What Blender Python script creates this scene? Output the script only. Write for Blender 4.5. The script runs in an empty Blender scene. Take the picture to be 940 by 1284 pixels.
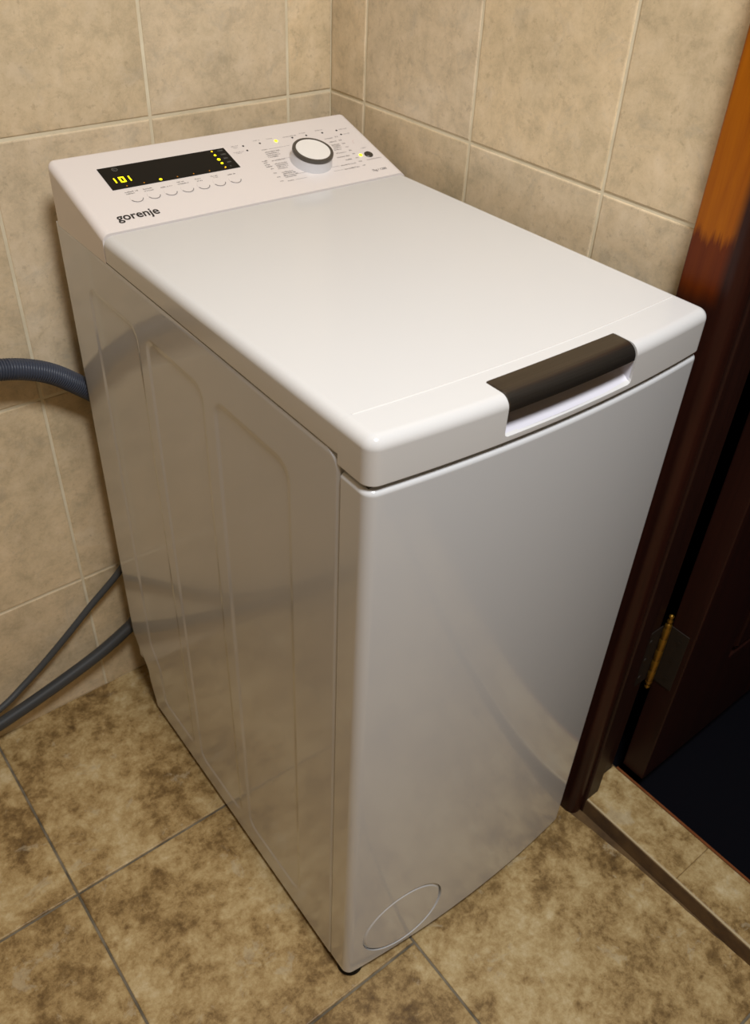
import bpy, bmesh, math, random
from mathutils import Vector, Matrix
random.seed(7)
PI = math.pi
SC = bpy.context.scene
COL = SC.collection

# ------------------------------------------------------------------ camera
CAM = Vector((-0.3209, -0.4065, 1.2065))
YAW, PITCH, ROLL, FPX = [math.radians(-38.9673), math.radians(-38.727), math.radians(2.9802), 1104.95]
fwd = Vector((math.sin(-YAW)*math.cos(PITCH), math.cos(YAW)*math.cos(PITCH), math.sin(PITCH)))
r0 = fwd.cross(Vector((0, 0, 1))).normalized(); u0 = r0.cross(fwd)
rgt = r0*math.cos(ROLL)+u0*math.sin(ROLL); upv = -r0*math.sin(ROLL)+u0*math.cos(ROLL)
cd = bpy.data.cameras.new('camera'); cam = bpy.data.objects.new('camera', cd); COL.objects.link(cam)
m = Matrix((rgt, upv, -fwd)).transposed().to_4x4(); m.translation = CAM
cam.matrix_world = m
cd.sensor_fit = 'VERTICAL'; cd.sensor_height = 24.0; cd.lens = FPX*24.0/1284.0
cd.clip_start = 0.02; cd.clip_end = 30
cd.dof.use_dof = True; cd.dof.focus_distance = 0.92; cd.dof.aperture_fstop = 7.0
SC.camera = cam

# ------------------------------------------------------------------ world, lights, exposure
w = bpy.data.worlds.new('world'); SC.world = w; w.use_nodes = True
w.node_tree.nodes['Background'].inputs[0].default_value = (0.5, 0.45, 0.4, 1)
w.node_tree.nodes['Background'].inputs[1].default_value = 0.01
SC.view_settings.view_transform = 'Standard'; SC.view_settings.look = 'None'
SC.view_settings.gamma = 1; SC.view_settings.use_curve_mapping = False
SC.view_settings.exposure = 0.20
def area(name, loc, size, power, col, rot=(0, 0, 0)):
    l = bpy.data.lights.new(name, 'AREA'); l.shape = 'DISK'; l.size = size; l.energy = power; l.color = col
    o = bpy.data.objects.new(name, l); o.location = loc; o.rotation_euler = rot; COL.objects.link(o); return o
area('ceiling_light', (-0.06, -0.53, 2.14), 0.40, 25.0, (0.99, 0.99, 0.985))

# ------------------------------------------------------------------ room frame (the washer stands slightly askew to the walls)
TH = math.radians(1.6524)
XW, YW = 0.4259, 0.6582           # right wall face, back wall face in room frame
def RM(x, y, z=0.0):
    c, s = math.cos(TH), math.sin(TH); dx, dy = x-.4, y-.6
    return Vector((.4+c*dx-s*dy, .6+s*dx+c*dy, z))

# ------------------------------------------------------------------ node helpers
def mat(name):
    m = bpy.data.materials.new(name); m.use_nodes = True
    nt = m.node_tree; return m, nt, nt.nodes['Principled BSDF']
def lin(c):
    return tuple(((v/255)/12.92 if v/255 <= .04045 else ((v/255+.055)/1.055)**2.4) for v in c)+(1,)
def simple(name, col, rough=.5, metal=0, coat=0, coat_r=.05, spec=.5, emit=None, es=0):
    m, nt, b = mat(name)
    b.inputs['Base Color'].default_value = lin(col); b.inputs['Roughness'].default_value = rough
    b.inputs['Metallic'].default_value = metal; b.inputs['Coat Weight'].default_value = coat
    b.inputs['Coat Roughness'].default_value = coat_r; b.inputs['Specular IOR Level'].default_value = spec
    if emit: b.inputs['Emission Color'].default_value = lin(emit); b.inputs['Emission Strength'].default_value = es
    return m
def N(nt, t, **k):
    n = nt.nodes.new(t)
    for a, v in k.items():
        if a in n.inputs: n.inputs[a].default_value = v
        else: setattr(n, a, v)
    return n
def ramp(nt, stops, interp='LINEAR'):
    r = nt.nodes.new('ShaderNodeValToRGB'); r.color_ramp.interpolation = interp
    e = r.color_ramp.elements
    while len(e) < len(stops): e.new(.5)
    for el, (p, c) in zip(e, stops): el.position = p; el.color = lin(c) if len(c) == 3 else c
    return r
def mixc(nt, fac, a, b, mode='MIX'):
    n = nt.nodes.new('ShaderNodeMix'); n.data_type = 'RGBA'; n.blend_type = mode
    L = nt.links
    for s, v in ((0, fac), (6, a), (7, b)):
        if hasattr(v, 'links') or hasattr(v, 'is_output'): L.new(v, n.inputs[s])
        else: n.inputs[s].default_value = v
    return n.outputs[2]
def tile_coords(nt):
    L = nt.links
    tc = N(nt, 'ShaderNodeTexCoord'); oi = N(nt, 'ShaderNodeObjectInfo')
    mu = N(nt, 'ShaderNodeVectorMath', operation='MULTIPLY'); cb = N(nt, 'ShaderNodeCombineXYZ')
    L.new(oi.outputs['Random'], cb.inputs[0]); L.new(oi.outputs['Random'], cb.inputs[1]); L.new(oi.outputs['Random'], cb.inputs[2])
    mu.inputs[1].default_value = (31.7, 17.3, 53.1); L.new(cb.outputs[0], mu.inputs[0])
    ad = N(nt, 'ShaderNodeVectorMath', operation='ADD'); L.new(tc.outputs['Object'], ad.inputs[0]); L.new(mu.outputs[0], ad.inputs[1])
    return ad.outputs[0], oi
def noise(nt, v, scale, detail=4, rough=.55, dist=0.0):
    n = N(nt, 'ShaderNodeTexNoise', Scale=scale, Detail=detail, Roughness=rough, Distortion=dist); nt.links.new(v, n.inputs['Vector']); return n
def bump(nt, b, h, strength, dist):
    bn = N(nt, 'ShaderNodeBump', Strength=strength, Distance=dist); nt.links.new(h, bn.inputs['Height']); nt.links.new(bn.outputs[0], b.inputs['Normal'])

# wall tile: beige ceramic, soft pinkish and greyish clouds, fine darker flecks
M_wt, nt, b = mat('beige_wall_tile'); v, oi = tile_coords(nt)
n1 = noise(nt, v, 9, 5, .6, .6); n2 = noise(nt, v, 34, 8, .78, .2); n3 = noise(nt, v, 120, 5, .7); n4 = noise(nt, v, 16, 6, .7, 1.5)
c1 = ramp(nt, [(.30, (186, 169, 138)), (.45, (208, 189, 155)), (.58, (222, 200, 164)), (.70, (226, 210, 182))])
nt.links.new(n1.outputs[0], c1.inputs[0])
c2 = ramp(nt, [(.36, (178, 163, 136)), (.5, (216, 196, 163)), (.64, (234, 215, 186))]); nt.links.new(n2.outputs[0], c2.inputs[0])
a = mixc(nt, .5, c1.outputs[0], c2.outputs[0])
f4 = ramp(nt, [(.56, (0, 0, 0)), (.72, (255, 255, 255))]); nt.links.new(n4.outputs[0], f4.inputs[0])
ff = N(nt, 'ShaderNodeMath', operation='MULTIPLY'); nt.links.new(f4.outputs[0], ff.inputs[0]); ff.inputs[1].default_value = .35
a = mixc(nt, ff.outputs[0], a, lin((172, 165, 150)))
f3 = ramp(nt, [(.57, (0, 0, 0)), (.68, (255, 255, 255))]); nt.links.new(n3.outputs[0], f3.inputs[0])
f3m = N(nt, 'ShaderNodeMath', operation='MULTIPLY'); nt.links.new(f3.outputs[0], f3m.inputs[0]); f3m.inputs[1].default_value = .35
a = mixc(nt, f3m.outputs[0], a, lin((160, 142, 114)))
hs = N(nt, 'ShaderNodeMapRange'); nt.links.new(oi.outputs['Random'], hs.inputs[0]); hs.inputs[3].default_value = .95; hs.inputs[4].default_value = 1.03
hn = N(nt, 'ShaderNodeHueSaturation'); nt.links.new(a, hn.inputs['Color']); nt.links.new(hs.outputs[0], hn.inputs['Value'])
sm = N(nt, 'ShaderNodeMath', operation='PINGPONG'); mx = N(nt, 'ShaderNodeMath', operation='MULTIPLY'); nt.links.new(oi.outputs['Random'], mx.inputs[0]); mx.inputs[1].default_value = 7.3
nt.links.new(mx.outputs[0], sm.inputs[0]); sm.inputs[1].default_value = 1.0
sr = N(nt, 'ShaderNodeMapRange'); nt.links.new(sm.outputs[0], sr.inputs[0]); sr.inputs[3].default_value = .90; sr.inputs[4].default_value = 1.04
nt.links.new(sr.outputs[0], hn.inputs['Saturation']); a = hn.outputs[0]
nt.links.new(a, b.inputs['Base Color']); b.inputs['Roughness'].default_value = .38; b.inputs['Specular IOR Level'].default_value = .35
bump(nt, b, n2.outputs[0], .25, .0012)

# floor tile: brown travertine look, strong mottling
def floor_mat(name, dark):
    M, nt, b = mat(name); v, oi = tile_coords(nt)
    n1 = noise(nt, v, 7, 6, .6, .35); n2 = noise(nt, v, 24, 8, .74, .3); n3 = noise(nt, v, 95, 6, .75, .2); n4 = noise(nt, v, 17, 8, .75, .5)
    n5 = noise(nt, v, 52, 8, .8, .3)
    acc = None
    for nn, wt in ((n1, .30), (n2, .30), (n5, .25), (n3, .15)):
        ma = N(nt, 'ShaderNodeMath', operation='MULTIPLY_ADD'); nt.links.new(nn.outputs[0], ma.inputs[0]); ma.inputs[1].default_value = wt
        if acc: nt.links.new(acc.outputs[0], ma.inputs[2])
        else: ma.inputs[2].default_value = 0
        acc = ma
    ad2 = acc
    k = dark
    sc = lambda c: tuple(int(x*k) for x in c)
    r = ramp(nt, [(.40, sc((92, 70, 40))), (.45, sc((128, 102, 62))), (.495, sc((165, 138, 92))), (.54, sc((186, 162, 116))), (.61, sc((208, 190, 152)))])
    nt.links.new(ad2.outputs[0], r.inputs[0])
    f = ramp(nt, [(.59, (0, 0, 0)), (.63, (255, 255, 255))]); nt.links.new(n4.outputs[0], f.inputs[0])
    fm = N(nt, 'ShaderNodeMath', operation='MULTIPLY'); nt.links.new(f.outputs[0], fm.inputs[0]); fm.inputs[1].default_value = .45
    a = mixc(nt, fm.outputs[0], r.outputs[0], lin(sc((184, 170, 142))))
    nt.links.new(a, b.inputs['Base Color']); b.inputs['Roughness'].default_value = .42; b.inputs['Specular IOR Level'].default_value = .35
    bump(nt, b, ad2.outputs[0], .35, .0015)
    return M
M_ft = floor_mat('brown_floor_tile', 1.0)
M_ft2 = floor_mat('threshold_tile', 1.0)

def grout(name, c1, c2):
    M, nt, b = mat(name); tc = N(nt, 'ShaderNodeTexCoord'); n = noise(nt, tc.outputs['Object'], 25, 4)
    r = ramp(nt, [(.35, c1), (.65, c2)]); nt.links.new(n.outputs[0], r.inputs[0]); nt.links.new(r.outputs[0], b.inputs['Base Color'])
    b.inputs['Roughness'].default_value = .9; bump(nt, b, n.outputs[0], .2, .001); return M
M_wg = grout('cream_grout', (212, 200, 172), (226, 216, 190))
M_fg = grout('grey_brown_grout', (84, 76, 62), (128, 118, 100))
M_cem = grout('brown_mortar', (72, 52, 29), (100, 76, 44))

# white enamel / plastic
def enamel(name, col, rough, coat=0.0):
    M, nt, b = mat(name); tc = N(nt, 'ShaderNodeTexCoord'); n = noise(nt, tc.outputs['Object'], 420, 2)
    b.inputs['Base Color'].default_value = lin(col); b.inputs['Roughness'].default_value = rough
    b.inputs['Coat Weight'].default_value = coat; b.inputs['Coat Roughness'].default_value = .04
    bump(nt, b, n.outputs[0], .02, .0004); return M
M_lid = enamel('white_plastic_lid', (213, 213, 213), .16)
M_con = enamel('white_plastic_console', (226, 219, 216), .30)
M_side = enamel('white_enamel_side', (200, 202, 206), .15, .4)
M_front = enamel('white_enamel_front', (207, 209, 212), .16, .5)
M_dark = simple('dark_cavity', (30, 28, 27), .8)
M_black = simple('black_rubber', (10, 10, 10), .8, spec=.2)
M_disp = simple('display_glass', (11, 11, 11), .45, spec=.2)
M_dim = simple('led_dim', (120, 80, 10), .5, emit=(230, 140, 10), es=.35)
M_mid = simple('led_mid', (255, 200, 20), .5, emit=(255, 190, 10), es=1.2)
M_lit = simple('led_lit', (255, 230, 20), .5, emit=(255, 235, 10), es=2.2)
M_grey = simple('grey_print', (128, 124, 124), .5)
M_lgrey = simple('light_grey_print', (158, 154, 154), .5)
M_dgrey = simple('dark_grey_print', (92, 88, 88), .5)
M_ink = simple('black_print', (28, 28, 30), .4)
M_dispink = simple('display_print', (120, 120, 116), .5)
M_dial = simple('dial_grip', (212, 212, 216), .28)
M_dialtop = simple('dial_top', (236, 234, 230), .3)
M_ring = simple('dial_ring', (84, 79, 73), .35, .2)
# brushed bronze handle
M_han, nt, b = mat('brushed_bronze'); tc = N(nt, 'ShaderNodeTexCoord'); mp = N(nt, 'ShaderNodeMapping'); mp.inputs['Scale'].default_value = (6, 900, 900)
nt.links.new(tc.outputs['Object'], mp.inputs[0]); n = noise(nt, mp.outputs[0], 1, 3)
r = ramp(nt, [(.3, (84, 77, 69)), (.7, (93, 86, 78))]); nt.links.new(n.outputs[0], r.inputs[0]); nt.links.new(r.outputs[0], b.inputs['Base Color'])
b.inputs['Metallic'].default_value = .85; b.inputs['Roughness'].default_value = .34; bump(nt, b, n.outputs[0], .1, .0003)
# hoses
M_hose = simple('blue_grey_hose', (62, 68, 82), .42)
M_hose2 = simple('dark_grey_hose', (56, 58, 60), .45)
M_hose3 = simple('grey_rubber_hose', (62, 65, 68), .5)
M_brass = simple('brass', (140, 104, 36), .42, .8)
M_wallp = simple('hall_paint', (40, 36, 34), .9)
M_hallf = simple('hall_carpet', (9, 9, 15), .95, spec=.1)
M_ceil = simple('ceiling_paint', (225, 220, 210), .9)

# woods
def wood(name, c1, c2, rough=.35, amber=False):
    M, nt, b = mat(name); tc = N(nt, 'ShaderNodeTexCoord'); L = nt.links
    mp = N(nt, 'ShaderNodeMapping'); mp.inputs['Scale'].default_value = (45, 45, 2.2); L.new(tc.outputs['Object'], mp.inputs[0])
    n = noise(nt, mp.outputs[0], 1.6, 6, .6, .8)
    r = ramp(nt, [(.3, c1), (.7, c2)]); L.new(n.outputs[0], r.inputs[0]); out = r.outputs[0]
    if amber:   # amber varnish over red-brown, feathered brush ends; gloss light and machine shade coloured in
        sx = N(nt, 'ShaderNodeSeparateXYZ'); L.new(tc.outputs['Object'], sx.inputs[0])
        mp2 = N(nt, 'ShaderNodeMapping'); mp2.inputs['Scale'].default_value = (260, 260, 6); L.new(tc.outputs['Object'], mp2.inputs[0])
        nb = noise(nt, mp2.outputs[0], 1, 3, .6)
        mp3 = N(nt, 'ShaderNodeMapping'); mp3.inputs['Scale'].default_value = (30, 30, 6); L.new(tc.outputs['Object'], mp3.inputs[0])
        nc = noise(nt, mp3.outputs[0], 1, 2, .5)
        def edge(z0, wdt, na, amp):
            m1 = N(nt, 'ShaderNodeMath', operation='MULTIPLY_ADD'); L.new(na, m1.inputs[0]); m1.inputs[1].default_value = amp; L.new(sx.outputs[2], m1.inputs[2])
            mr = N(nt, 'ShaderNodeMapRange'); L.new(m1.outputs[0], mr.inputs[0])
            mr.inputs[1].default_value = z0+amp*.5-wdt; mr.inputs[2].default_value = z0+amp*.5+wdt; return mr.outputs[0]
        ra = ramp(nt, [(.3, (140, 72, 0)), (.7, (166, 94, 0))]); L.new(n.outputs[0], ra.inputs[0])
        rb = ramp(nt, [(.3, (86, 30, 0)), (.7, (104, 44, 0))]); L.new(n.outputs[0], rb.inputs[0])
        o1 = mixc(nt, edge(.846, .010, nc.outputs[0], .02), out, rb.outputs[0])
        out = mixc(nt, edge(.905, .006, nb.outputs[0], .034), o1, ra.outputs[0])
        # lit amber kept to the broad face; the shaded rounding is coloured dark
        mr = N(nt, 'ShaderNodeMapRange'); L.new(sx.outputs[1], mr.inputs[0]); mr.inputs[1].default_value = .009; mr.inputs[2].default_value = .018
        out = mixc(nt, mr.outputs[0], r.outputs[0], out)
    L.new(out, b.inputs['Base Color']); b.inputs['Roughness'].default_value = rough; b.inputs['Specular IOR Level'].default_value = .2
    bump(nt, b, n.outputs[0], .15, .0008); return M
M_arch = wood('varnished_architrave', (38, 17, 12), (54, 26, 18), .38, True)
M_jamb = wood('dark_stained_jamb', (32, 16, 12), (46, 24, 18), .42)
M_leaf = wood('dark_mahogany_door', (32, 15, 11), (46, 22, 16), .4)
M_strip = wood('reddish_edge_strip', (110, 62, 34), (130, 78, 44), .4)

# ------------------------------------------------------------------ mesh helpers
def link(name, me, mt, parent=None, smooth=None, wn=False, kind=None):
    o = bpy.data.objects.new(name, me); COL.objects.link(o)
    if mt and not me.materials: me.materials.append(mt)
    if parent: o.parent = parent
    if smooth is not None:
        for p in me.polygons: p.use_smooth = True
        me.set_sharp_from_angle(angle=math.radians(smooth))
    if wn:
        mo = o.modifiers.new('wn', 'WEIGHTED_NORMAL'); mo.keep_sharp = True
    if kind: o['kind'] = kind
    return o
def from_bm(bm, recalc=True):
    if recalc: bmesh.ops.recalc_face_normals(bm, faces=bm.faces)
    me = bpy.data.meshes.new('m'); bm.to_mesh(me); bm.free(); return me
def box(bm, x0, x1, y0, y1, z0, z1, f=None):
    vs = [bm.verts.new((f(x, y, z) if f else (x, y, z))) for z in (z0, z1) for y in (y0, y1) for x in (x0, x1)]
    for q in ((0, 1, 3, 2), (4, 6, 7, 5), (0, 4, 5, 1), (2, 3, 7, 6), (0, 2, 6, 4), (1, 5, 7, 3)):
        bm.faces.new([vs[i] for i in q])
    return vs
def boxm(*a, f=None, bev=0, seg=2):
    bm = bmesh.new(); box(bm, *a, f=f)
    if bev: bmesh.ops.bevel(bm, geom=list(bm.edges), offset=bev, segments=seg, affect='EDGES', profile=.5)
    return from_bm(bm)
def loft(rings, cap=True, closed=True):
    bm = bmesh.new(); R = [[bm.verts.new(p) for p in r] for r in rings]; n = len(R[0])
    for a, b_ in zip(R, R[1:]):
        for i in range(n if closed else n-1):
            j = (i+1) % n
            bm.faces.new((a[i], a[j], b_[j], b_[i]))
    if cap: bm.faces.new(R[0][::-1]); bm.faces.new(R[-1])
    return from_bm(bm)
def baked_boolean(me, cutters):
    o = bpy.data.objects.new('t', me); COL.objects.link(o); tmp = []
    for c in cutters:
        co = bpy.data.objects.new('c', c); COL.objects.link(co); tmp.append(co)
        md = o.modifiers.new('b', 'BOOLEAN'); md.operation = 'DIFFERENCE'; md.solver = 'EXACT'; md.object = co
    bpy.context.view_layer.update()
    dg = bpy.context.evaluated_depsgraph_get()
    out = bpy.data.meshes.new_from_object(o.evaluated_get(dg))
    for t in tmp+[o]: bpy.data.objects.remove(t)
    out.materials.clear()
    return out
def empty(name, loc, parent=None):
    o = bpy.data.objects.new(name, None); o.location = loc; o.empty_display_size = .05; COL.objects.link(o)
    if parent: o.parent = parent
    return o
def tag(o, label, cat, group=None):
    o['label'] = label; o['category'] = cat
    if group: o['group'] = group
def tube(pts, radf, seg=20, step=.004, caps=True):
    """smooth tube along Catmull-Rom points; radf(s, length) -> radius"""
    P = [Vector(p) for p in pts]; P = [2*P[0]-P[1]]+P+[2*P[-1]-P[-2]]
    C = []
    for i in range(1, len(P)-2):
        for k in range(60):
            t = k/60; a, b_, c, d = P[i-1:i+3]
            C.append(.5*((2*b_)+(c-a)*t+(2*a-5*b_+4*c-d)*t*t+(3*b_-a-3*c+d)*t**3))
    C.append(P[-2]); S = [0]
    for a, b_ in zip(C, C[1:]): S.append(S[-1]+(b_-a).length)
    n = int(S[-1]/step); out = []; j = 0
    for i in range(n+1):
        s = S[-1]*i/n
        while j < len(S)-2 and S[j+1] < s: j += 1
        t = (s-S[j])/max(1e-9, S[j+1]-S[j]); out.append((C[j].lerp(C[j+1], t), s))
    rings = []; up = Vector((0, .2, 1)).normalized()
    for i, (p, s) in enumerate(out):
        d = (out[min(i+1, n)][0]-out[max(i-1, 0)][0]).normalized()
        sx = d.cross(up).normalized(); uy = sx.cross(d); up = uy
        r = radf(s, S[-1]); rings.append([p+sx*r*math.cos(2*PI*k/seg)+uy*r*math.sin(2*PI*k/seg) for k in range(seg)])
    return loft(rings, caps)

# ------------------------------------------------------------------ room shell
def rbox(name, x0, x1, y0, y1, z0, z1, mt, parent=None, kind='structure', bev=0):
    o = link(name, boxm(x0, x1, y0, y1, z0, z1, f=lambda x, y, z: RM(x, y, z), bev=bev), mt, parent)
    if kind and not parent: o['kind'] = kind
    return o
XL, YF, ZC = -1.55, -2.1, 2.45
DY0, DY1, DZ = -.020, -.82, 2.02       # doorway in the right wall
JT = .0012                            # how deep the joints sit below the tile faces
wall_back = rbox('wall_back', XL-.1, XW+.1, YW+JT, YW+.1, -.06, ZC, M_wg)
bm = bmesh.new()
G = XW+JT
for a in ((G, .50, .010, YW+.1, -.06, ZC), (G, .50, YF-.1, DY1-.03, -.06, ZC), (G, .50, DY1-.03, .010, DZ+.03, ZC)): box(bm, *a, f=lambda x, y, z: RM(x, y, z))
wall_right = link('wall_right', from_bm(bm), M_wg); wall_right['kind'] = 'structure'
# walls behind the camera
def far_tiles():
    M, nt, b = mat('beige_tiles_far'); tc = N(nt, 'ShaderNodeTexCoord')
    n1 = noise(nt, tc.outputs['Object'], 9, 5, .6, .6)
    r = ramp(nt, [(.35, (172, 148, 116)), (.6, (198, 174, 140))]); nt.links.new(n1.outputs[0], r.inputs[0]); nt.links.new(r.outputs[0], b.inputs['Base Color'])
    b.inputs['Roughness'].default_value = .4; return M
M_far = far_tiles()
rbox('wall_left', XL-.1, XL, YF-.1, YW+.1, -.06, ZC, M_far)
rbox('wall_front', XL-.1, .52, YF-.1, YF, -.06, ZC, M_far)
rbox('ceiling', XL-.1, 2.2, YF-.1, YW+.1, ZC, ZC+.1, M_ceil)
floor = rbox('floor', XL-.1, .428, YF-.1, YW+.1, -.12, -.0016, M_fg)

def tile_mesh(poly, th, bev, axis):
    """slab with pillowed edges; poly in (a,b) local, outward normal +c. axis 'wall' -> x,z plane facing -y ; 'floor' -> facing +z"""
    bm = bmesh.new(); n = len(poly)
    cx = sum(p[0] for p in poly)/n; cy = sum(p[1] for p in poly)/n
    def P(a, b_, c): return (a, -c, b_) if axis == 'wall' else (a, b_, c)
    def shr(d):
        out = []
        for i in range(n):
            a, b_, c = Vector(poly[i-1]), Vector(poly[i]), Vector(poly[(i+1) % n])
            e1 = (b_-a).normalized(); e2 = (c-b_).normalized(); n1 = Vector((-e1.y, e1.x)); n2 = Vector((-e2.y, e2.x))
            k = (n1+n2); k = k/max(.3, k.dot(n1)); out.append(b_+k*d)
        return out
    R = []
    for d, c in ((0, -th), (0, -bev*.8), (bev*.3, -bev*.25), (bev, 0)):
        R.append([bm.verts.new(P(p[0], p[1], c)) for p in shr(d)])
    for a, b_ in zip(R, R[1:]):
        for i in range(n):
            j = (i+1) % n; bm.faces.new((a[i], a[j], b_[j], b_[i]))
    bm.faces.new(R[-1])
    return from_bm(bm)
GW = .0040
cache = {}
def wall_tiles(parent, a_edges, z_edges, place, rz, mt, skip=None):
    for i, (a0, a1) in enumerate(a_edges):
        for j, (z0, z1) in enumerate(z_edges):
            if skip and skip(a0, a1, z0, z1): continue
            w_, h_ = a1-a0-GW, z1-z0-GW
            if w_ < .01 or h_ < .01: continue
            key = (round(w_, 4), round(h_, 4))
            if key not in cache:
                cache[key] = tile_mesh([(-w_/2, -h_/2), (w_/2, -h_/2), (w_/2, h_/2), (-w_/2, h_/2)], .0045, .0016, 'wall')
            o = link('tile', cache[key], mt, parent)
            o.location = place((a0+a1)/2, (z0+z1)/2); o.rotation_euler = (random.gauss(0, .0007), 0, rz+random.gauss(0, .0007))
def spans(start, step, lo, hi):
    k = math.floor((lo-start)/step); out = []
    while start+k*step < hi-1e-6:
        a0, a1 = max(lo, start+k*step), min(hi, start+(k+1)*step)
        if a1-a0 > .012: out.append((a0, a1))
        k += 1
    return out
TW, TZ = .201, .3253
zr = spans(.9, TZ, 0.0, ZC)
wall_tiles(wall_back, spans(.3567, TW, XL, XW+.002), zr, lambda a, z: RM(a, YW, z), TH, M_wt)
# right wall: local +x runs towards -y
wall_tiles(wall_right, [(-b_, -a) for a, b_ in spans(.5839, TW, .030, YW)], zr, lambda a, z: RM(XW, -a, z), TH-PI/2, M_wt)
wall_tiles(wall_right, [(-b_, -a) for a, b_ in spans(.5839, TW, YF, DY1-.07)], zr, lambda a, z: RM(XW, -a, z), TH-PI/2, M_wt)

# floor tiles
FS, FTH = .335, math.radians(.924)
FX, FY = -.2353, .3157
def flo(i, j): 
    c, s = math.cos(FTH), math.sin(FTH); return Vector((FX+FS*(c*i-s*j), FY+FS*(s*i+c*j), 0))
sq = tile_mesh([(-FS/2+.0016, -FS/2+.0016), (FS/2-.0016, -FS/2+.0016), (FS/2-.0016, FS/2-.0016), (-FS/2+.0016, FS/2-.0016)], .0075, .0018, 'floor')
EDGE = [(.411, .06), (.412, .0), (.413, -.019), (.4165, -.045), (.418, -.071), (.4215, -.12), (.423, -.173), (.4235, -.22), (.425, -.275), (.4258, -.31), (.4262, -.36), (.426, -1.5)]
def edge_x(y):      # world x of the rough cut edge at room y
    for (x0, y0), (x1, y1) in zip(EDGE, EDGE[1:]):
        if y <= y0 and y >= y1: return x0+(x1-x0)*(y0-y)/(y0-y1)
    return .411 if y > .06 else .426
for i in range(-3, 2):
    for j in range(-5, 2):
        if i < 1:
            o = link('tile', sq, M_ft, floor); o.location = flo(i+.5, j+.5); o.rotation_euler = (random.gauss(0, .0006), random.gauss(0, .0006), FTH)
        elif i == 1:
            # cut column: ragged cut edge toward the doorway (world x about .42); local polygon
            c = flo(1.5, j+.5); ya, yb = -FS/2+.0016+(.030 if j == -1 else 0), FS/2-.0016+(.030 if j == -2 else 0); pts = [(-FS/2+.0016, yb), (-FS/2+.0016, ya)]
            for k in range(25):
                ly = ya+(yb-ya)*k/24
                # solve for local x where the room x equals edge
                wy = c.y+ly; lx = edge_x(wy+.0)-c.x+random.gauss(0, .0005)
                # room -> world: x shifts with y through TH
                lx += -math.sin(TH)*(wy-.6)
                pts.append((lx, ly))
            if pts[2][0] < -FS/2+.01: continue
            me = tile_mesh(pts, .0075, .0012, 'floor'); o = link('tile', me, M_ft, floor); o.location = c; o.rotation_euler = (0, 0, FTH)

# threshold and step edge
thr = rbox('trim_1', .427, .512, DY1, .015, -.12, .0285, M_cem)
thr.name = 'trim_1'
for y0, y1 in ((-.175, .0030), (-.175-.335, -.1753), (DY1, -.513)):
    w_, h_ = .079, y1-y0
    me = tile_mesh([(-w_/2, -h_/2), (w_/2, -h_/2), (w_/2, h_/2), (-w_/2, h_/2)], .008, .0016, 'floor')
    o = link('tile', me, M_ft2, thr); o.location = RM(.4705, (y0+y1)/2, .030); o.rotation_euler = (0, 0, TH)
nos = rbox('mortar_joint', .404, .4275, DY1, .06, -.03, -.0012, M_cem, thr, kind=None)
nos = rbox('tile_edge_bead', .4285, .4312, DY1, -.0045, .024, .0302, simple('pale_tile_edge', (190, 172, 136), .4), thr, kind=None)
st = rbox('edge_strip', .5105, .5145, DY1, -.002, .004, .0300, M_strip, thr, kind=None)
# hallway beyond
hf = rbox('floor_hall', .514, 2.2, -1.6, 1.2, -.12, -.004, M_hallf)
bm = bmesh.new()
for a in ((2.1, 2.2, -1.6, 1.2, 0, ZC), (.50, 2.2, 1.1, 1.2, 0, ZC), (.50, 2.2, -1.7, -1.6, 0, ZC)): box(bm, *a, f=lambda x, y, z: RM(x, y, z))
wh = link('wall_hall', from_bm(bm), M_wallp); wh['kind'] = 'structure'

# ------------------------------------------------------------------ door_1: architrave, jamb, leaf, hinge
door = empty('door_1', RM(.46, -.02, 0)); door['kind'] = 'structure'
def dlink(name, me, mt, parent=door, smooth=None, wn=False):
    # meshes built in room coordinates: set via matrix so that textures use room-aligned coordinates
    o = link(name, me, mt, parent, smooth, wn)
    base = Matrix.Translation(RM(0, 0, 0)) @ Matrix.Rotation(TH, 4, 'Z')
    inv = Matrix.Identity(4)
    inv = Matrix.Translation(-Vector(door.location))
    if parent is door: o.matrix_parent_inverse = inv; o.matrix_basis = base
    return o
def prism_y(poly, z0, z1):      # polygon in x,y extruded along z
    return loft([[(x, y, z0) for x, y in poly], [(x, y, z1) for x, y in poly]])
def arc(cx, cy, r, a0, a1, n=7): return [(cx+r*math.cos(math.radians(a0+(a1-a0)*k/n)), cy+r*math.sin(math.radians(a0+(a1-a0)*k/n))) for k in range(n+1)]
# architrave near side: broad face towards the room, well rounded inner corner
poly = [(.4255, .057)]+arc(.410, .0535, .0035, 90, 180, 4)+arc(.4205, .0065, .014, 180, 270, 10)+[(.4262, -.0075)]
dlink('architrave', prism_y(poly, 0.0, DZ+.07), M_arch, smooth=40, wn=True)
poly2 = [(x, DY1-(y-DY0)-.02) for x, y in poly][::-1]
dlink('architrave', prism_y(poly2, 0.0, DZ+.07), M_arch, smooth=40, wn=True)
bm = bmesh.new(); box(bm, .408, .4255, DY1-.03, .010, DZ, DZ+.07); dlink('architrave', from_bm(bm), M_jamb)
# jamb with a stop and a rebate
jp = [(.426, .012), (.426, -.0095)]+arc(.4285, -.0100, .0025, 180, 270, 3)+arc(.4535, -.0100, .0025, 270, 360, 3)+[(.456, .0030), (.505, .0030), (.505, .012)]
dlink('jamb', prism_y(jp, .0, DZ+.03), M_jamb, smooth=40, wn=True)
dlink('jamb', prism_y([(x, DY1-(y+.0095)) for x, y in jp][::-1], .0, DZ+.03), M_jamb, smooth=40, wn=True)
bm = bmesh.new(); box(bm, .426, .505, DY1, .0, DZ, DZ+.03); dlink('jamb', from_bm(bm), M_jamb)
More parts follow.
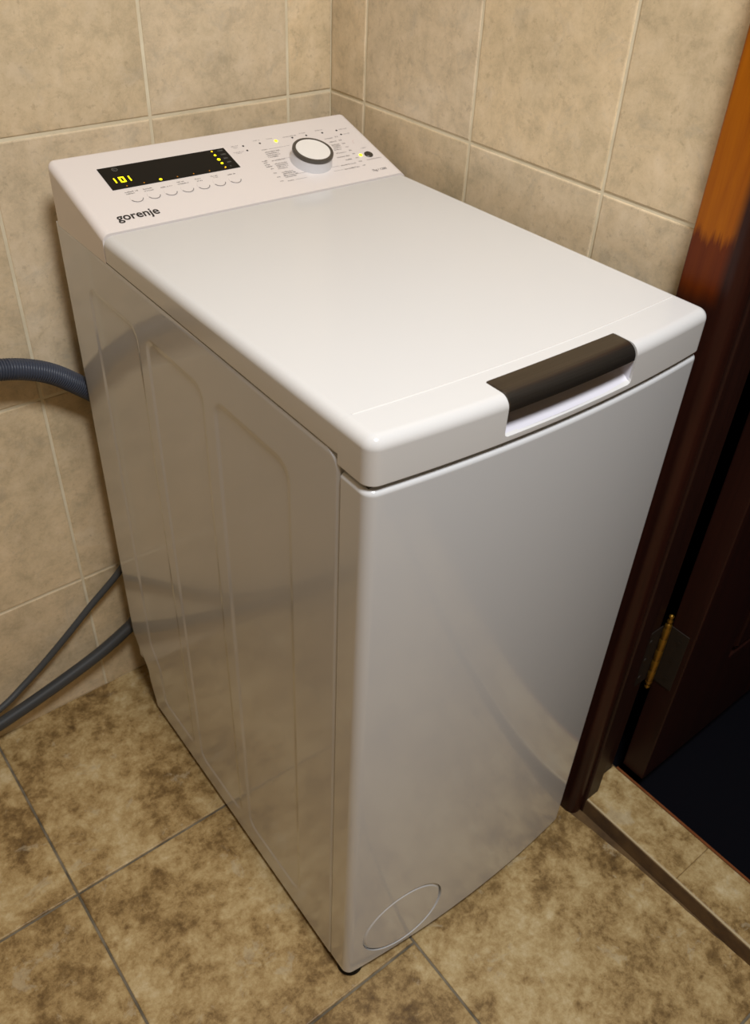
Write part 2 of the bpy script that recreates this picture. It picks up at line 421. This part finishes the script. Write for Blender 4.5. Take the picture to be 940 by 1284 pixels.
# leaf, opened square to the wall; its stile edge faces us
LX, LY0, LY1 = .521, -.0430, -.0045
bm = bmesh.new(); box(bm, LX, LX+.78, LY0, LY1, .036, DZ)
me = from_bm(bm)
cut = [boxm(LX+.140, LX+.36, LY0-.01, LY0+.006, .225, .80, bev=.004), boxm(LX+.42, LX+.665, LY0-.01, LY0+.006, .225, .80, bev=.004), boxm(LX+.140, LX+.665, LY0-.01, LY0+.006, .95, 1.85, bev=.004)]
me = baked_boolean(me, cut)
leaf = dlink('door_leaf', me, M_leaf)
mo = leaf.modifiers.new('b', 'BEVEL'); mo.width = .0022; mo.segments = 2; mo.limit_method = 'ANGLE'
lp = (LX+.150, LX+.35, .235, .79)
for (x0, x1, z0, z1) in (lp, (LX+.43, LX+.655, .235, .79), (LX+.150, LX+.655, .96, 1.84)):
    pm = link('raised_panel', boxm(x0, x1, LY0-.001, LY0+.007, z0, z1, bev=.006, seg=1), M_leaf, leaf)
# hinge: knuckles, finials, two leaves
HX, HY = .5135, -.0035
hinge = None
def lathe(prof, cx, cy, seg=20): return loft([[(cx+r*math.cos(2*PI*k/seg), cy+r*math.sin(2*PI*k/seg), z) for k in range(seg)] for z, r in prof])
hz = .240
hz1 = .349
prof = [(hz-.016, .0012), (hz-.0145, .0034), (hz-.012, .0042), (hz-.0095, .0034), (hz-.008, .0024), (hz-.006, .0046), (hz-.001, .0052), (hz, .0052)]
prof += [(hz+.0005, .0048)]
z = hz+.0008
for k in range(5):
    seg_ = (hz1-hz)/5; a0, a1 = hz+k*seg_, hz+(k+1)*seg_
    prof += [(a0+.001, .0052), (a1-.001, .0052), (a1-.0002, .0047)]
prof += [(hz1+.001, .0052), (hz1+.006, .0046), (hz1+.008, .0024), (hz1+.0095, .0034), (hz1+.012, .0042), (hz1+.0145, .0034), (hz1+.017, .0024), (hz1+.019, .0034), (hz1+.0215, .0036), (hz1+.024, .0012)]
prof = sorted(prof, key=lambda t: t[0])
hinge = dlink('hinge', lathe(prof, HX, HY), M_brass, smooth=50)
M_plate = simple('aged_brass_plate', (32, 23, 15), .6, .2)
link('hinge_plate', boxm(.478, HX-.002, .0012, .0030, hz, hz1, bev=.0005, seg=1), M_plate, hinge)
link('hinge_plate', boxm(LX-.0014, LX+.0002, LY1-.030, LY1-.001, hz, hz1, bev=.0004, seg=1), M_plate, hinge)
for zz in (hz+.018, (hz+hz1)/2, hz1-.018):
    for (x, y, ax) in ((.490, .0008, 'y'), (LX-.0018, LY1-.018, 'x')):
        bm = bmesh.new(); bmesh.ops.create_cone(bm, cap_ends=True, segments=14, radius1=.0036, radius2=.0028, depth=.0012)
        bmesh.ops.rotate(bm, verts=bm.verts, matrix=Matrix.Rotation(PI/2, 3, 'X' if ax == 'y' else 'Y')); bmesh.ops.translate(bm, verts=bm.verts, vec=(x, y, zz))
        link('screw', from_bm(bm), M_plate, hinge)

# ------------------------------------------------------------------ washing machine
W = .4
wm = empty('washing_machine', (0, 0, 0))
tag(wm, 'white top-loading washing machine with black display and bronze lid handle', 'washing machine')
def bulge(x, b_=.0130): return -b_*(1-((x-.2)/.2)**2)
def seam(x): return .0392-.0085*(1-((x-.2)/.2)**2)
def outline(r=.012, y_end=.0344, nseg=10, nx=44, b_=.0130):
    """front outline from back-left round to back-right with unit inward normals"""
    pts = [((0, y_end), (1, 0))]
    a1 = 180+90-6.5
    cy = bulge(r*(1+math.cos(math.radians(a1))), b_)-r*math.sin(math.radians(a1))
    for k in range(nseg+1):
        t = math.radians(180+(a1-180)*k/nseg); pts.append(((r+r*math.cos(t), cy+r*math.sin(t)), (-math.cos(t), -math.sin(t))))
    x0 = pts[-1][0][0]
    for k in range(1, nx):
        x = x0+(W-2*x0)*k/nx; d = b_*2*(x-.2)/.04; nrm = Vector((-d, 1)).normalized(); pts.append(((x, bulge(x, b_)), (nrm.x, nrm.y)))
    for (x, y), (nx_, ny) in pts[:nseg+2][::-1]: pts.append(((W-x, y), (-nx_, ny)))
    return pts
def roundprof(z0, z1, rb, rt, nb=3, ntp=8):
    out = [(z0+rb*(1-math.sin(t)), rb*(1-math.cos(t))) for t in [PI/2*(1-k/nb) for k in range(nb+1)]] if rb else [(z0, 0)]
    # bottom: inset rb at z0 -> 0 at z0+rb
    if rb: out = [(z0+rb-rb*math.cos(PI/2*k/nb), rb-rb*math.sin(PI/2*k/nb)) for k in range(nb+1)]
    out += [(z1-rt+rt*math.sin(PI/2*k/ntp), rt-rt*math.cos(PI/2*k/ntp)) for k in range(ntp+1)]
    return out
SEAM_F, SEAM_S = .811, .8205
ZT = .8535
def ztop(y): return -.0052*max(0, y+.01)/.47
# front panel
rings = []
for z, ins in roundprof(.0138, .8065, .002, .005, 3, 6):
    rings.append([(x+ins*nx_, y+ins*ny, z) for (x, y), (nx_, ny) in outline(.0115)])
fp = loft(rings)
FCX, FCZ, FR = .0835, .0845, .0612
def disc_pts(r, n=72): return [(FCX+r*math.cos(2*PI*k/n), FCZ+r*math.sin(2*PI*k/n)) for k in range(n)]
cut = loft([[(x, -.03, z) for x, z in disc_pts(FR)], [(x, bulge(x)+.006, z) for x, z in disc_pts(FR)]])
fp = baked_boolean(fp, [cut])
front = link('front_panel', fp, M_front, wm, smooth=25, wn=True)
rings = [[(x, bulge(x)+.0055, z) for x, z in disc_pts(FR-.0010)]]
for r_, d in ((FR-.0010, .0028), (FR-.0042, .0003), (FR-.0050, 0), (FR*.6, 0), (FR*.25, 0)): rings.append([(x, bulge(x)+d, z) for x, z in disc_pts(r_)])
link('filter_cover', loft(rings), M_front, front, smooth=20, wn=True)
# side panels with three embossed fields
def sd_panel(y, z, y0, y1, z0, z1, r=.018):
    qx = abs(y-(y0+y1)/2)-(y1-y0)/2+r; qz = abs(z-(z0+z1)/2)-(z1-z0)/2+r
    return math.hypot(max(qx, 0), max(qz, 0))+min(max(qx, qz), 0)-r
def sst(a, b_, x): t = min(1, max(0, (x-a)/(b_-a))); return t*t*(3-2*t)
def emboss(y, z):
    # left edge of the rear field steps in where the panel is notched
    yy = y+.030*sst(.185, .13, z)*sst(.44, .53, y)
    d = min(sd_panel(yy, z, .404, .527, .060, .768), sd_panel(y, z, .262, .382, .054, .768), sd_panel(y, z, .110, .238, .058, .767))
    return .0010*sst(.0010, -.0022, d)
def side_mesh(x0, sgn):
    NZ, NY = 300, 210; bm = bmesh.new(); R = []
    zt_, zb_ = .8195, .0138
    zs_ = [zb_+(zt_-zb_)*j/NZ for j in range(NZ+1)]
    for zz in zs_:
        ya = .0362
        rr = .016
        if zz > zt_-rr: ya += rr-math.sqrt(max(0, rr*rr-(zz-(zt_-rr))**2))
        yb = .5995-.0415*sst(.152, .082, zz)-.012*sst(.075, .012, zz)
        row = []
        for i in range(NY+1):
            y = ya+(yb-ya)*i/NY
            e_ = min(y-ya, yb-y, zt_-zz+.0002)
            rd = .0010*(1-math.sqrt(max(0, 1-(1-min(1, e_/.0012))**2))) if e_ < .0012 else 0
            row.append(bm.verts.new((x0+sgn*(emboss(y, zz)+rd), y, zz)))
        R.append(row)
    for a, b_ in zip(R, R[1:]):
        for i in range(NY): bm.faces.new((a[i], a[i+1], b_[i+1], b_[i]))
    # return flange
    bd = [e for e in bm.edges if e.is_boundary]
    ex = bmesh.ops.extrude_edge_only(bm, edges=bd)
    bmesh.ops.translate(bm, verts=[v for v in ex['geom'] if isinstance(v, bmesh.types.BMVert)], vec=(sgn*.0045, 0, 0))
    return from_bm(bm)
sl = link('side_panel', side_mesh(0.0, 1), M_side, wm, smooth=45)
bm = bmesh.new(); box(bm, W-.003, W, .0362, .5995, .0138, .8195); link('side_panel', from_bm(bm), M_side, wm)
link('back_panel', boxm(.004, W-.004, .585, .594, .09, .815), M_side, wm)
# dark inner carcass seen only through the joints
link('carcass', boxm(.0052, W-.004, .006, .560, .016, .8085), M_dark, wm)
# base and feet
link('base_frame', loft([[(x+.012*nx_, y+.012*ny, z) for (x, y), (nx_, ny) in outline(.0125, .57)] for z in (.0040, .0162)]), M_black, wm)
for (fx, fy, fr) in ((.0175, .0155, .0172), (W-.024, .026, .0172), (.03, .50, .0185), (W-.03, .50, .0185)):
    link('foot', lathe([(0, fr-.002), (.0015, fr), (.0125, fr), (.0138, fr-.002)], fx, fy, 24), M_black, wm, smooth=40)

# lid: trim strip in front, plate behind
lid = empty('lid', (0, 0, 0), wm)
# (lid parts are sub-parts of the lid)
def lid_ring_trim(z, ins):
    o = [(x+ins*nx_, y+ins*ny) for (x, y), (nx_, ny) in outline(.0125, .0388)]
    back = [(W-ins-(W-2*ins)*k/30, seam(W-ins-(W-2*ins)*k/30)) for k in range(31)]
    o[0] = (o[0][0], seam(o[0][0])); o[-1] = (o[-1][0], seam(o[-1][0]))
    pts = o+back[1:-1]
    return pts
rings = []
for z, ins in roundprof(SEAM_F, ZT, .0012, .0105, 2, 10):
    f_ = 1 if z > .83 else 0
    rings.append([(x, y, z+f_*ztop(y)) for x, y in lid_ring_trim(z, ins)])
tm = loft(rings)
HX0, HX1 = .1275, .2815
def wedge():
    pr = [(-.04, .8160), (-.011, .8165), (.0170, .8300), (.0215, .8340), (.0230, .8405), (-.04, .8405)]
    rings = []
    for x, k in ((HX0, .0035), (HX0+.001, .0012), (HX0+.0035, 0), (HX1-.0035, 0), (HX1-.001, .0012), (HX1, .0035)):
        rings.append([(x, y, z+(k if i < 4 else 0)) for i, (y, z) in enumerate(pr)])
    return loft(rings)
c1 = wedge()
c2 = boxm(HX0, HX1, -.04, .0172, .8385, .8800)
tm = baked_boolean(tm, [c1, c2])
link('lid_front_trim', tm, M_lid, lid, smooth=25, wn=True)
# pale lilac-grey liner of the finger recess
bm = bmesh.new(); e_ = .0006
prf = [(bulge(.2)+.0022, .8166+e_), (-.004, .8199+e_), (.0168, .8300+e_), (.0212, .8342+e_), (.0226, .8400)]
ra = [[bm.verts.new((x, y+(bulge(x)-bulge(.2) if i == 0 else 0), z+k)) for i, (y, z) in enumerate(prf)] for x, k in ((HX0+e_, .0035), (HX0+.0012, .0012), (HX0+.0035, 0), (.2, 0), (HX1-.0035, 0), (HX1-.0012, .0012), (HX1-e_, .0035))]
for a, b_ in zip(ra, ra[1:]):
    for i in range(len(prf)-1): bm.faces.new((a[i], a[i+1], b_[i+1], b_[i]))
for r_ in (ra[0], ra[-1]):
    x = r_[0].co.x; bm.faces.new(r_+[bm.verts.new((x, r_[0].co.y, .8400))])
link('recess_liner', from_bm(bm), simple('lilac_grey_plastic', (212, 211, 222), .3), lid, smooth=35)
rings = []
for z, ins in roundprof(SEAM_S, ZT, .0012, .0105, 2, 10):
    f_ = 1 if z > .83 else 0
    pts = [(ins, .4580)]+[(ins+(W-2*ins)*k/30, seam(ins+(W-2*ins)*k/30)+.00005) for k in range(31)]+[(W-ins, .4580)]
    rings.append([(x, y, z+f_*ztop(y)) for x, y in pts])
link('lid_plate', loft(rings), M_lid, lid, smooth=25, wn=True)
rings = []
for x in [ .012+(W-.024)*k/40 for k in range(41)]:
    y = seam(x); zt_ = ZT+ztop(y)
    rings.append([(x, y-.0009, zt_-.0003), (x, y-.0006, zt_+.00028), (x, y, zt_+.00044), (x, y+.0006, zt_+.00028), (x, y+.0009, zt_-.0003)])
link('lid_seam_highlight', loft(rings), simple('seam_highlight_white', (222, 221, 219), .3), lid, smooth=80)  # raised strip added, paler than the lid, to draw the seam's lit edge
# handle: curved brushed strip bridging the recess
sec = [(.0170, ZT+.0004)]
fy_ = bulge(.2)+.0004
sec += [(.0005, ZT+.0006)]
for k in range(0, 11):
    t = PI/2*k/10; sec.append((fy_+.0125-.0125*math.sin(t)*1.0, ZT+.0006-.0115+.0115*math.cos(t)))
sec.append((fy_, .8400))
inn = []
for (y, z) in sec[::-1]: inn.append((max(y+.002, fy_+.002) if z < ZT-.002 else y, z-.0022 if z > .8425 else z))
def hsec(x, sh):
    dy = bulge(x)-bulge(.2)
    out = []
    for (y, z) in sec: out.append((x, y+dy*(1 if y < .01 else .3)+sh*(1 if y < 0 else .2), z-sh))
    for (y, z) in inn: out.append((x, y+dy*(1 if y < .01 else .3)+sh*.5, z))
    return out
rings = [hsec(HX0+.0003, .0016), hsec(HX0+.0008, .0007), hsec(HX0+.0020, 0)]
rings += [hsec(HX0+.0020+(HX1-HX0-.004)*k/14, 0) for k in range(1, 14)]
rings += [hsec(HX1-.0020, 0), hsec(HX1-.0008, .0007), hsec(HX1-.0003, .0016)]
h = link('lid_handle', loft(rings), M_han, lid, smooth=35, wn=True); h['label'] = 'dark bronze brushed handle strip'

# control panel: sloping wedge at the back
A0 = Vector((0, .4599, .8499)); EV = Vector((0, .9593, .2823)); NV = Vector((1, 0, 0)).cross(EV)
LEN = .1396
bm = bmesh.new()
sec = [(.4602, .8192), (.4602, .8499), (.5970, .8902), (.5970, .8180)]
L_ = [bm.verts.new((0, y, z)) for y, z in sec]; R_ = [bm.verts.new((W, y, z)) for y, z in sec]
n = len(sec)
for i in range(n):
    j = (i+1) % n; bm.faces.new((L_[i], L_[j], R_[j], R_[i]))
bm.faces.new(L_); bm.faces.new(R_[::-1])
bmesh.ops.recalc_face_normals(bm, faces=bm.faces)
# merge the narrow top strip
sel = []
for e in bm.edges:
    a, b_ = e.verts
    ids = set()
    for v in (a, b_):
        ids.add(sec.index(min(sec, key=lambda s: (s[0]-v.co.y)**2+(s[1]-v.co.z)**2)))
    side = abs(a.co.x-b_.co.x) < 1e-6
    if side and ids in ({1, 2}, {2, 3}): sel.append(e)
    if (not side) and ids == {2}: sel.append(e)
bmesh.ops.bevel(bm, geom=sel, offset=.0085, segments=8, affect='EDGES', profile=.5)
con = link('control_panel', from_bm(bm), M_con, wm, smooth=35, wn=True)
def CU(u, v, h=0): return A0+Vector((u, 0, 0))+EV*v+NV*h
def cmesh(polys, h=.00015):
    bm = bmesh.new()
    for p in polys: bm.faces.new([bm.verts.new(CU(x, y, h)) for x, y in p])
    return from_bm(bm, False)
def slab(poly, h0, h1, bev=0.0):
    rings = [[CU(x, y, h0) for x, y in poly], [CU(x, y, h1-bev) for x, y in poly]]
    if bev:
        cx = sum(p[0] for p in poly)/len(poly); cy = sum(p[1] for p in poly)/len(poly)
        def s(p): 
            d = math.hypot(p[0]-cx, p[1]-cy); k = 1-bev/d; return (cx+(p[0]-cx)*k, cy+(p[1]-cy)*k)
        rings.append([CU(*s(p), h1) for p in poly])
    return loft(rings)
def circ(u, v, r, n=24, a0=0, a1=360, closed=True):
    return [(u+r*math.cos(math.radians(a0+(a1-a0)*k/n)), v+r*math.sin(math.radians(a0+(a1-a0)*k/n))) for k in range(n if closed else n+1)]
def rect(u0, u1, v0, v1): return [(u0, v0), (u1, v0), (u1, v1), (u0, v1)]
def text_mesh(body, size, u, v, h=.0002, bold=0.0, align='LEFT', sx=1.0, shear=0.0):
    c = bpy.data.curves.new('t', 'FONT'); c.body = body; c.size = size; c.offset = bold; c.align_x = align; c.shear = shear; c.resolution_u = 6; c.fill_mode = 'BOTH'
    o = bpy.data.objects.new('t', c); COL.objects.link(o); bpy.context.view_layer.update()
    me = bpy.data.meshes.new_from_object(o.evaluated_get(bpy.context.evaluated_depsgraph_get())); bpy.data.objects.remove(o)
    for vt in me.vertices: vt.co = CU(u+vt.co.x*sx, v+vt.co.y, h)
    me.materials.clear(); return me
# display
disp = link('display', slab(rect(.0440, .2025, .0672, .1075), -.001, .0006, 0), M_disp, con); disp['label'] = 'black glass display strip'
HD = .0009
def seg7(u, v, w_, h_, on, t=.0011, sl=.0):
    S = {'a': rect(u, u+w_, v+h_-t, v+h_), 'd': rect(u, u+w_, v, v+t), 'g': rect(u, u+w_, v+h_/2-t/2, v+h_/2+t/2),
         'f': rect(u-t*.2, u+t*.8, v+h_/2, v+h_), 'e': rect(u-t*.2, u+t*.8, v, v+h_/2), 'b': rect(u+w_-t*.8, u+w_+t*.2, v+h_/2, v+h_), 'c': rect(u+w_-t*.8, u+w_+t*.2, v, v+h_/2)}
    return [S[k] for k in on]
dig = link('digit', cmesh(seg7(.0498, .0775, .0044, .0088, 'bc', .0014), HD), M_lit, con); dig['label'] = 'glowing yellow digit 1'
dig = link('digit', cmesh(seg7(.0592, .0770, .0056, .0098, 'abcdef', .0017), HD+.00005), M_lit, con); dig['label'] = 'glowing yellow digit 0'
dig = link('digit', cmesh(seg7(.0668, .0775, .0044, .0088, 'bc', .0014), HD), M_lit, con); dig['label'] = 'glowing yellow digit 1'
def led(u, v, r, mt, h=HD, lab=None):
    o = link('indicator_light', slab(circ(u, v, r, 18), h-.0006, h, 0), mt, con)
    if lab: o['label'] = lab
    return o
for k in range(7):
    led(.0618+.0203*k, .0700 if k != 2 else .0706, .0016 if k == 2 else .0008, M_lit if k == 2 else M_dim, lab='bright yellow indicator light' if k == 2 else 'dim amber indicator light')
for v_, r_, mt in ((.1040, .0011, M_mid), (.0960, .0014, M_lit), (.0873, .0019, M_lit), (.0795, .0015, M_lit), (.0713, .0009, M_mid)):
    led(.1850, v_, r_, mt)
for v_, s in ((.1018, '1200'), (.0940, '1000'), (.0862, '800'), (.0784, '600')):
    link('display_lettering', text_mesh(s, .0036, .1916, v_, HD), M_dispink, con)
link('display_lettering', text_mesh('0', .0032, .1914, .0705, HD), M_dispink, con)
def ring(u, v, r0_, r1_, a0=0, a1=360, n=24):
    P = []
    for k in range(n):
        t0, t1 = [math.radians(a0+(a1-a0)*q/n) for q in (k, k+1)]
        P.append([(u+r0_*math.cos(t0), v+r0_*math.sin(t0)), (u+r1_*math.cos(t0), v+r1_*math.sin(t0)), (u+r1_*math.cos(t1), v+r1_*math.sin(t1)), (u+r0_*math.cos(t1), v+r0_*math.sin(t1))])
    return P
link('display_symbol', cmesh(ring(.0621, .1013, .0027, .0032)+ring(.0621, .1013, .0012, .0015, 0, 300, 14), HD), M_dispink, con)
# soft buttons and their captions (captions too small to read in the photograph: rows of fine strokes)
def strokes(u0, u1, v0, hgt, dens=.85):
    P = []; u = u0; rnd = random.Random(int(u0*1e5+v0*1e6))
    while u < u1-.0004:
        if rnd.random() > dens: u += .0008; continue
        hh = hgt*rnd.choice((.65, .65, .7, 1.0)); P.append(rect(u, u+.00030, v0, v0+hh))
        wd = rnd.choice((.0006, .0008, .0009)); 
        yy = v0+rnd.choice((0, hh*.4, hh-.0003)); P.append(rect(u, u+wd, yy, yy+.00028))
        if rnd.random() < .6: P.append(rect(u+wd-.0003, u+wd, v0, v0+hh*.65))
        u += wd+.0004
    return P
for k in range(7):
    u = .0620+.0203*k; v = .0475
    bt = link('button', slab(circ(u, v, .0074, 32), -.0005, .0004, .0003), M_con, con, smooth=30)
    link('button_mark', cmesh(ring(u, v, .0066, .0075, 200, 345, 22), .00055), M_grey, bt)
caps = [(.0545, .0700, .0600), (.0545, .0645, .0568), (.0760, .0862, .0600), (.0754, .0870, .0565), (.0955, .1100, .0574), (.1172, .1254, .0610), (.1165, .1299, .0574), (.1391, .1476, .0606), (.1393, .1471, .0566), (.1595, .1686, .0604), (.1620, .1680, .0575), (.1793, .1902, .0578)]
P = []
for u0_, u1_, v_ in caps: P += strokes(u0_, u1_, v_-.0009, .0020)
o = link('button_lettering', cmesh(P), M_dgrey, con); o['kind'] = 'stuff'
# programme list left and right of the dial
P = []
rows_l = [(.246, .2535, .0915), (.2466, .2682, .0860), (.2466, .2650, .0825), (.2462, .2640, .0788), (.2460, .2600, .0753), (.246, .264, .0680), (.246, .2627, .0612), (.246, .2627, .0580), (.2455, .2610, .0548), (.2450, .2580, .0515), (.2450, .2607, .0437), (.2445, .2620, .0405), (.2440, .2640, .0370), (.2440, .2600, .0340), (.2432, .2514, .0267),
          (.2336, .2411, .0700), (.2330, .2400, .0622), (.2361, .2405, .0537), (.2344, .2393, .0450), (.2345, .2392, .0368), (.2338, .2388, .0287), (.234, .240, .0665), (.233, .241, .0585)]
rows_r = [(.3384, .350, .0915), (.354, .359, .0922), (.3400, .3507, .0835), (.355, .3595, .0840), (.3390, .3507, .0770), (.3385, .3505, .0740), (.3380, .3495, .0705), (.3554, .3600, .0767), (.3364, .3475, .0668), (.3347, .3495, .0595), (.3549, .3595, .0689), (.3549, .359, .0610), (.3301, .3492, .0515), (.3549, .359, .0534), (.3385, .3482, .0440), (.354, .358, .0445), (.3253, .3484, .0352), (.3534, .3577, .0365), (.3254, .3484, .0272), (.3534, .3577, .0279)]
for u0_, u1_, v_ in rows_l+rows_r: P += strokes(u0_, u1_, v_-.0010, .0024, .97)
o = link('programme_lettering', cmesh(P), M_grey, con); o['kind'] = 'stuff'
lines = [(.2560, .2860, .0911), (.2535, .2700, .0262), (.3100, .3240, .0272), (.3100, .3230, .0352)]
for a, b_, v_ in lines+[(.264, .2790, .0685), (.262, .275, .0360)]: link('leader_line', cmesh([rect(a, b_, v_, v_+.00035)]), M_lgrey, con)
P = []
for u0_, u1_, v_ in ((.213, .2232, .1075), (.2145, .2215, .1045), (.2097, .2247, .0955), (.2120, .2200, .0930), (.2456, .2547, .1116), (.287, .3061, .1090), (.2645, .2720, .1110), (.3120, .3210, .1110), (.3362, .3471, .1112), (.3691, .381, .1056), (.369, .3796, .0950), (.3731, .3826, .0608), (.3663, .3881, .0366)):
    P += strokes(u0_, u1_, v_-.0008, .0019)
o = link('option_lettering', cmesh(P), M_lgrey, con); o['kind'] = 'stuff'
for u, v_ in ((.2283, .1052), (.2283, .0955), (.2515, .1050), (.2985, .1052), (.3190, .1050), (.3430, .1046), (.3650, .1046), (.3658, .0950)):
    o = link('indicator_light', slab(circ(u, v_, .0013, 14), -.0002, .0003, 0), M_ink, con); o['label'] = 'unlit dark indicator light'
led(.2740, .1042, .0020, M_lit, .0006, 'bright yellow indicator light'); led(.3640, .0478, .0021, M_lit, .0006, 'bright yellow indicator light')
link('lock_mark', cmesh(ring(.3760, .0745, .0050, .0053, 90, 200, 14), .0002), simple('pink_print', (214, 176, 172), .5), con)
sb = link('start_button', slab(circ(.3752, .0462, .0058, 32), -.0005, .0012, .0006), simple('dark_button', (70, 66, 60), .35, .4), con, smooth=30); sb['label'] = 'small round dark start button'
bl = link('maker_lettering', text_mesh('gorenje', .0165, .0262, .0158, .0002, bold=.00028, sx=.96), M_ink, con); bl['label'] = 'black lettering reading gorenje'
link('capacity_lettering', text_mesh('7kg / 1200', .0052, .3590, .0128, .0002, bold=.00006, sx=.98), simple('mid_grey_print', (120, 116, 116), .5), con)
# dial
DU, DV, DR, DH = .2935, .0540, .0252, .0160
def dring(r, h, n=72): return [CU(DU+r*math.cos(2*PI*k/n), DV+r*math.sin(2*PI*k/n), h) for k in range(n)]
dial = link('dial', loft([dring(r, h) for r, h in ((DR*1.035, -.001), (DR*1.035, .0006), (DR*1.015, .0016), (DR*.985, .010), (DR*.975, .0118), (DR*.97, .012))]), M_dial, con, smooth=40)
link('dial_ring', loft([dring(r, h) for r, h in ((DR*.97, .0112), (DR*1.0, .0122), (DR*1.0, .0148), (DR*.97, .0160), (DR*.88, .0163), (DR*.84, .0158), (DR*.84, .0125))]), M_ring, dial, smooth=40)['label'] = 'dark metallic ring'
link('dial_cap', loft([dring(r, h) for r, h in ((DR*.845, .012), (DR*.845, .0155), (DR*.825, .0161), (DR*.5, .0162), (DR*.2, .0162))]), M_dialtop, dial, smooth=40)
link('panel_shadow_gap', boxm(.004, W-.004, .4588, .4606, .822, .8440), M_dark, wm)

# ------------------------------------------------------------------ hoses
def RP(L): return [RM(*p) for p in L]
def corr(s, L): 
    return .0127+.0013*math.cos(2*PI*s/.0032)
pts = RP([(-.42, .632, .54), (-.30, .628, .625), (-.20, .625, .655), (-.115, .622, .655), (-.060, .622, .640), (-.015, .625, .608), (.040, .628, .545), (.070, .628, .45)])
o = link('drain_hose', tube(pts, corr, 24, .0008), M_hose, None, smooth=60)
tag(o, 'corrugated blue-grey drain hose arching along the tiled wall behind the washing machine', 'hose')
pts = RP([(.09, .632, .150), (.030, .634, .148), (.003, .634, .131), (-.058, .634, .103), (-.145, .636, .074), (-.230, .637, .052), (-.34, .638, .030), (-.5, .636, .018)])
o = link('thick_hose', tube(pts, lambda s, L: .0100, 24, .004), M_hose2, None, smooth=60)
tag(o, 'thick smooth dark grey hose, lower one, running low along the back wall', 'hose')
pts = RP([(.06, .636, .34), (.030, .638, .285), (.006, .640, .249), (-.047, .642, .205), (-.090, .643, .168), (-.133, .643, .134), (-.175, .640, .108), (-.221, .632, .090), (-.30, .628, .070), (-.5, .62, .045)])
o = link('thin_hose', tube(pts, lambda s, L: .0052, 18, .004), M_hose3, None, smooth=60)
tag(o, 'thin dark grey hose slanting down from behind the washing machine, above the thick one', 'hose')
